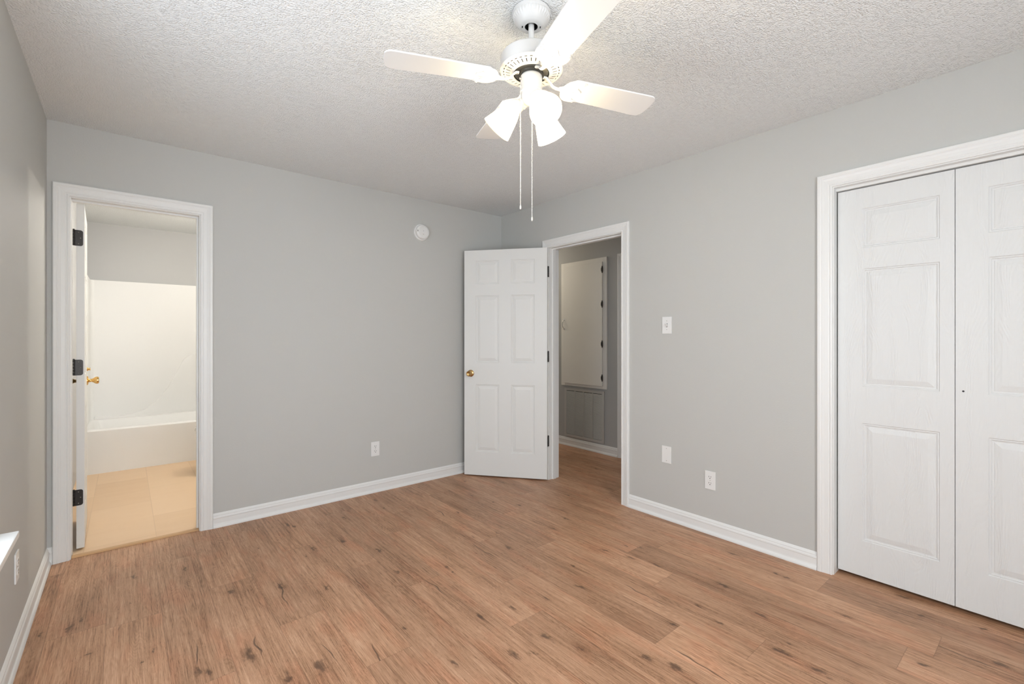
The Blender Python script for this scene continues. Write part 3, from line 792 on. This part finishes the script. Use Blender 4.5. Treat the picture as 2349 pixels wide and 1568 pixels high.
# vented bottom plate with real slots
bm = new(); N = 34
fr_ = [0, .27, .41, .59, .76, 1]
rad = [(.1155, 2.2265), (.1155, 2.2235), (.1125, 2.2205), (.1035, 2.2188), (.1005, 2.2183), (.0940, 2.2168), (.0790, 2.2135), (.0665, 2.2105), (.0655, 2.2125)]
ang = []
for s in range(N):
    for q in fr_[:-1]: ang.append(2*PI*(s+q)/N)
vv = [[bm.verts.new((r_*math.cos(a), r_*math.sin(a), fz(z_))) for a in ang] for r_, z_ in rad]
na = len(ang)
for j in range(len(rad)-1):
    for i in range(na):
        c = i % 5
        if j == 3 and c in (1, 2, 3): continue      # outer dashes
        if j == 5 and c == 2: continue      # inner slots
        bm.faces.new((vv[j][i], vv[j][(i+1) % na], vv[j+1][(i+1) % na], vv[j+1][i]))
vp = link('vent_plate', bm, 'fan', fan, 35)
bm = new(); lathe(bm, [(a, fz(b)) for a, b in [(.111, 2.2262), (.108, 2.2240), (.066, 2.2210), (.0, 2.2210)]], 64, cap=False); link('motor_shadow_plate', bm, 'dark', fan).name = 'motor_shade_disc'  # near-black disc standing in for shade behind the vent slots
bm = new(); lathe(bm, [(a, fz(b)) for a, b in [(.0625, 2.2205), (.0625, 2.2140), (.058, 2.2125), (.045, 2.2125), (.043, 2.206), (.0, 2.206)]], 64, cap=False); link('flywheel', bm, 'hub', fan, 40)
bm = new(); lathe(bm, [(a, fz(b)) for a, b in [(.0, 2.206), (.036, 2.206), (.0395, 2.202), (.0400, 2.198), (.0400, 2.148), (.0410, 2.1465), (.0410, 2.1425), (.0385, 2.141), (.0, 2.141)]], 64, cap=False)
link('switch_housing', bm, 'fan', fan, 40)
bm = new(); lathe(bm, [(a, fz(b)) for a, b in [(.0, 2.142), (.0375, 2.141), (.0385, 2.132), (.036, 2.118), (.029, 2.107), (.017, 2.1005), (.008, 2.098), (.006, 2.094), (.0, 2.093)]], 48, cap=False)
link('light_fitter', bm, 'fan', fan, 50)
va = math.radians(50.1); VV = Vector((math.cos(va), math.sin(va), 0)); RR = Vector((math.sin(va), -math.cos(va), 0))
bm = new(); c = (-.0395*RR - .012*VV) + Vector((0, 0, fz(2.190))); ball(bm, c, .0055, 12); link('housing_screw', bm, 'steel', fan, 40)

def blade_set(th):
    c0, s0 = math.cos(th), math.sin(th); pit = -.115
    def P(r_, t_, dz=0):       # r along blade, t tangential
        return Vector((c0*r_ - s0*t_*math.cos(pit), s0*r_ + c0*t_*math.cos(pit), fz(2.187) + t_*math.sin(pit) + dz))
    # outline, rounded tip corners, slightly waisted root
    out = [(.158, -.050), (.165, -.056)]
    R1, cr = .522, .030
    out += [(.30, -.0600), (R1-cr, -.0650)]
    for k in range(1, 7): a = -PI/2 + k*PI/12; out.append((R1-cr+cr*math.cos(a), -.065+cr+cr*math.sin(a)))
    out += [(R1+.003, 0)]
    for k in range(0, 6): a = k*PI/12; out.append((R1-cr+cr*math.cos(a), .065-cr+cr*math.sin(a)))
    out += [(R1-cr, .0650), (.30, .0600), (.165, .056), (.158, .050)]
    bm = new()
    loft(bm, [[P(a, b, -.0030) for a, b in out], [P(a, b, .0030) for a, b in out]])
    b = link('blade', bm, 'blade', fan)
    bv = b.modifiers.new('bevel', 'BEVEL'); bv.width = .0015; bv.segments = 2; bv.limit_method = 'ANGLE'
    half = [(.112, .0075), (.120, .0090), (.127, .016), (.132, .030), (.139, .043), (.150, .053), (.166, .0595), (.184, .0605), (.200, .0570), (.208, .0510), (.206, .0475),
            (.197, .0465), (.188, .0410), (.183, .0320), (.184, .0225), (.191, .0150), (.200, .0100), (.206, .0045)]
    o2 = half + [(a, -b_) for a, b_ in half[::-1]]
    bm = new()
    loft(bm, [[P(a, b_, -.0031) for a, b_ in o2], [P(a, b_, -.0070) for a, b_ in o2], [P(a*.985+.0022, b_*.95, -.0082) for a, b_ in o2]])
    # swept neck from flywheel to bracket
    tube(bm, [P(.048, 0, .0235), P(.060, 0, .0225), P(.072, 0, .012), (P(.088, 0, -.004)), P(.105, 0, -.008), P(.130, 0, -.0078), P(.150, 0, -.0070)], [.0085, .0095, .0085, .0080, .0085, .0100, .0060], 14, flat=.45)
    for (a, b_) in ((.196, .052), (.196, -.052), (.172, 0)): ball(bm, P(a, b_, -.0100), .0038, 10, (1, 1, .5))
    br = link('blade_bracket', bm, 'fan', b, 50)
    bm = new(); ball(bm, P(.054, 0, .0180), .0032, 10, (1, 1, .6)); link('bracket_screw', bm, 'steel', b, 40)
for dg in (155.6, 251.3, 341.7, 70.9): blade_set(math.radians(dg))

def lamp(az):
    c0, s0 = math.cos(az), math.sin(az)
    A = Vector((c0*.052, s0*.052, fz(2.106))); B = Vector((c0*.132, s0*.132, fz(2.017)))
    ax = (B-A).normalized(); mt = Matrix.Translation(A) @ ax.to_track_quat('Z', 'Y').to_matrix().to_4x4()
    bm = new()
    tube(bm, [Vector((c0*.026, s0*.026, fz(2.119))), Vector((c0*.038, s0*.038, fz(2.115))), Vector((c0*.047, s0*.047, fz(2.110)))], [.013, .012, .014], 20)
    lathe(bm, [(0, -.012), (.016, -.010), (.021, -.003), (.0245, .002), (.0255, .012), (.0245, .014), (.0, .0145)], 32, mt, cap=False)
    arm = link('lamp_arm', bm, 'fan', fan, 45)
    bm = new()
    g = [(.0225, .006), (.0238, .014), (.0300, .026), (.0370, .042), (.0425, .060), (.0475, .080), (.0530, .100), (.0575, .118), (.0560, .1185), (.0512, .100), (.0455, .079), (.0405, .059), (.0350, .042), (.0280, .027), (.0215, .015)]
    lathe(bm, g, 56, mt, cap=False)
    link('lamp_shade', bm, 'shade', arm, 60)
    bm = new()
    lathe(bm, [(0, .014), (.012, .016), (.013, .030), (.018, .044), (.0215, .058), (.020, .072), (.012, .081), (0, .083)], 24, mt, cap=False)
    b = link('bulb', bm, 'bulb', arm, 60)
    w = Vector((FX, FY, H)) + mt @ Vector((0, 0, .097))
    point('fan_bulb_light', w, FAN_LIGHT, (1.0, 0.965, 0.91), .022)
for dg in (10, 130, 250): lamp(math.radians(dg))
def chain(p, z0, z1, nm):
    bm = new(); z = z0; st = .0052
    prof = []
    while z > z1:
        prof += [(.0005, z), (.0015, z-.0012), (.0019, z-.0023), (.0015, z-.0034), (.0005, z-.0046)]; z -= st
    prof += [(.0012, z), (.0034, z-.003), (.0034, z-.012), (.0012, z-.015), (0, z-.0155)]
    lathe(bm, [(a, fz(b)) for a, b in prof], 8, Matrix.Translation((p.x, p.y, 0)), cap=False)
    link('pull_chain', bm, 'chainm', fan, 60)
chain(-.0400*RR - .0135*VV, 2.168, 1.728, 1)
chain(.0025*RR - .0065*VV, 2.096, 1.690, 2)

print('objects', len(bpy.data.objects))
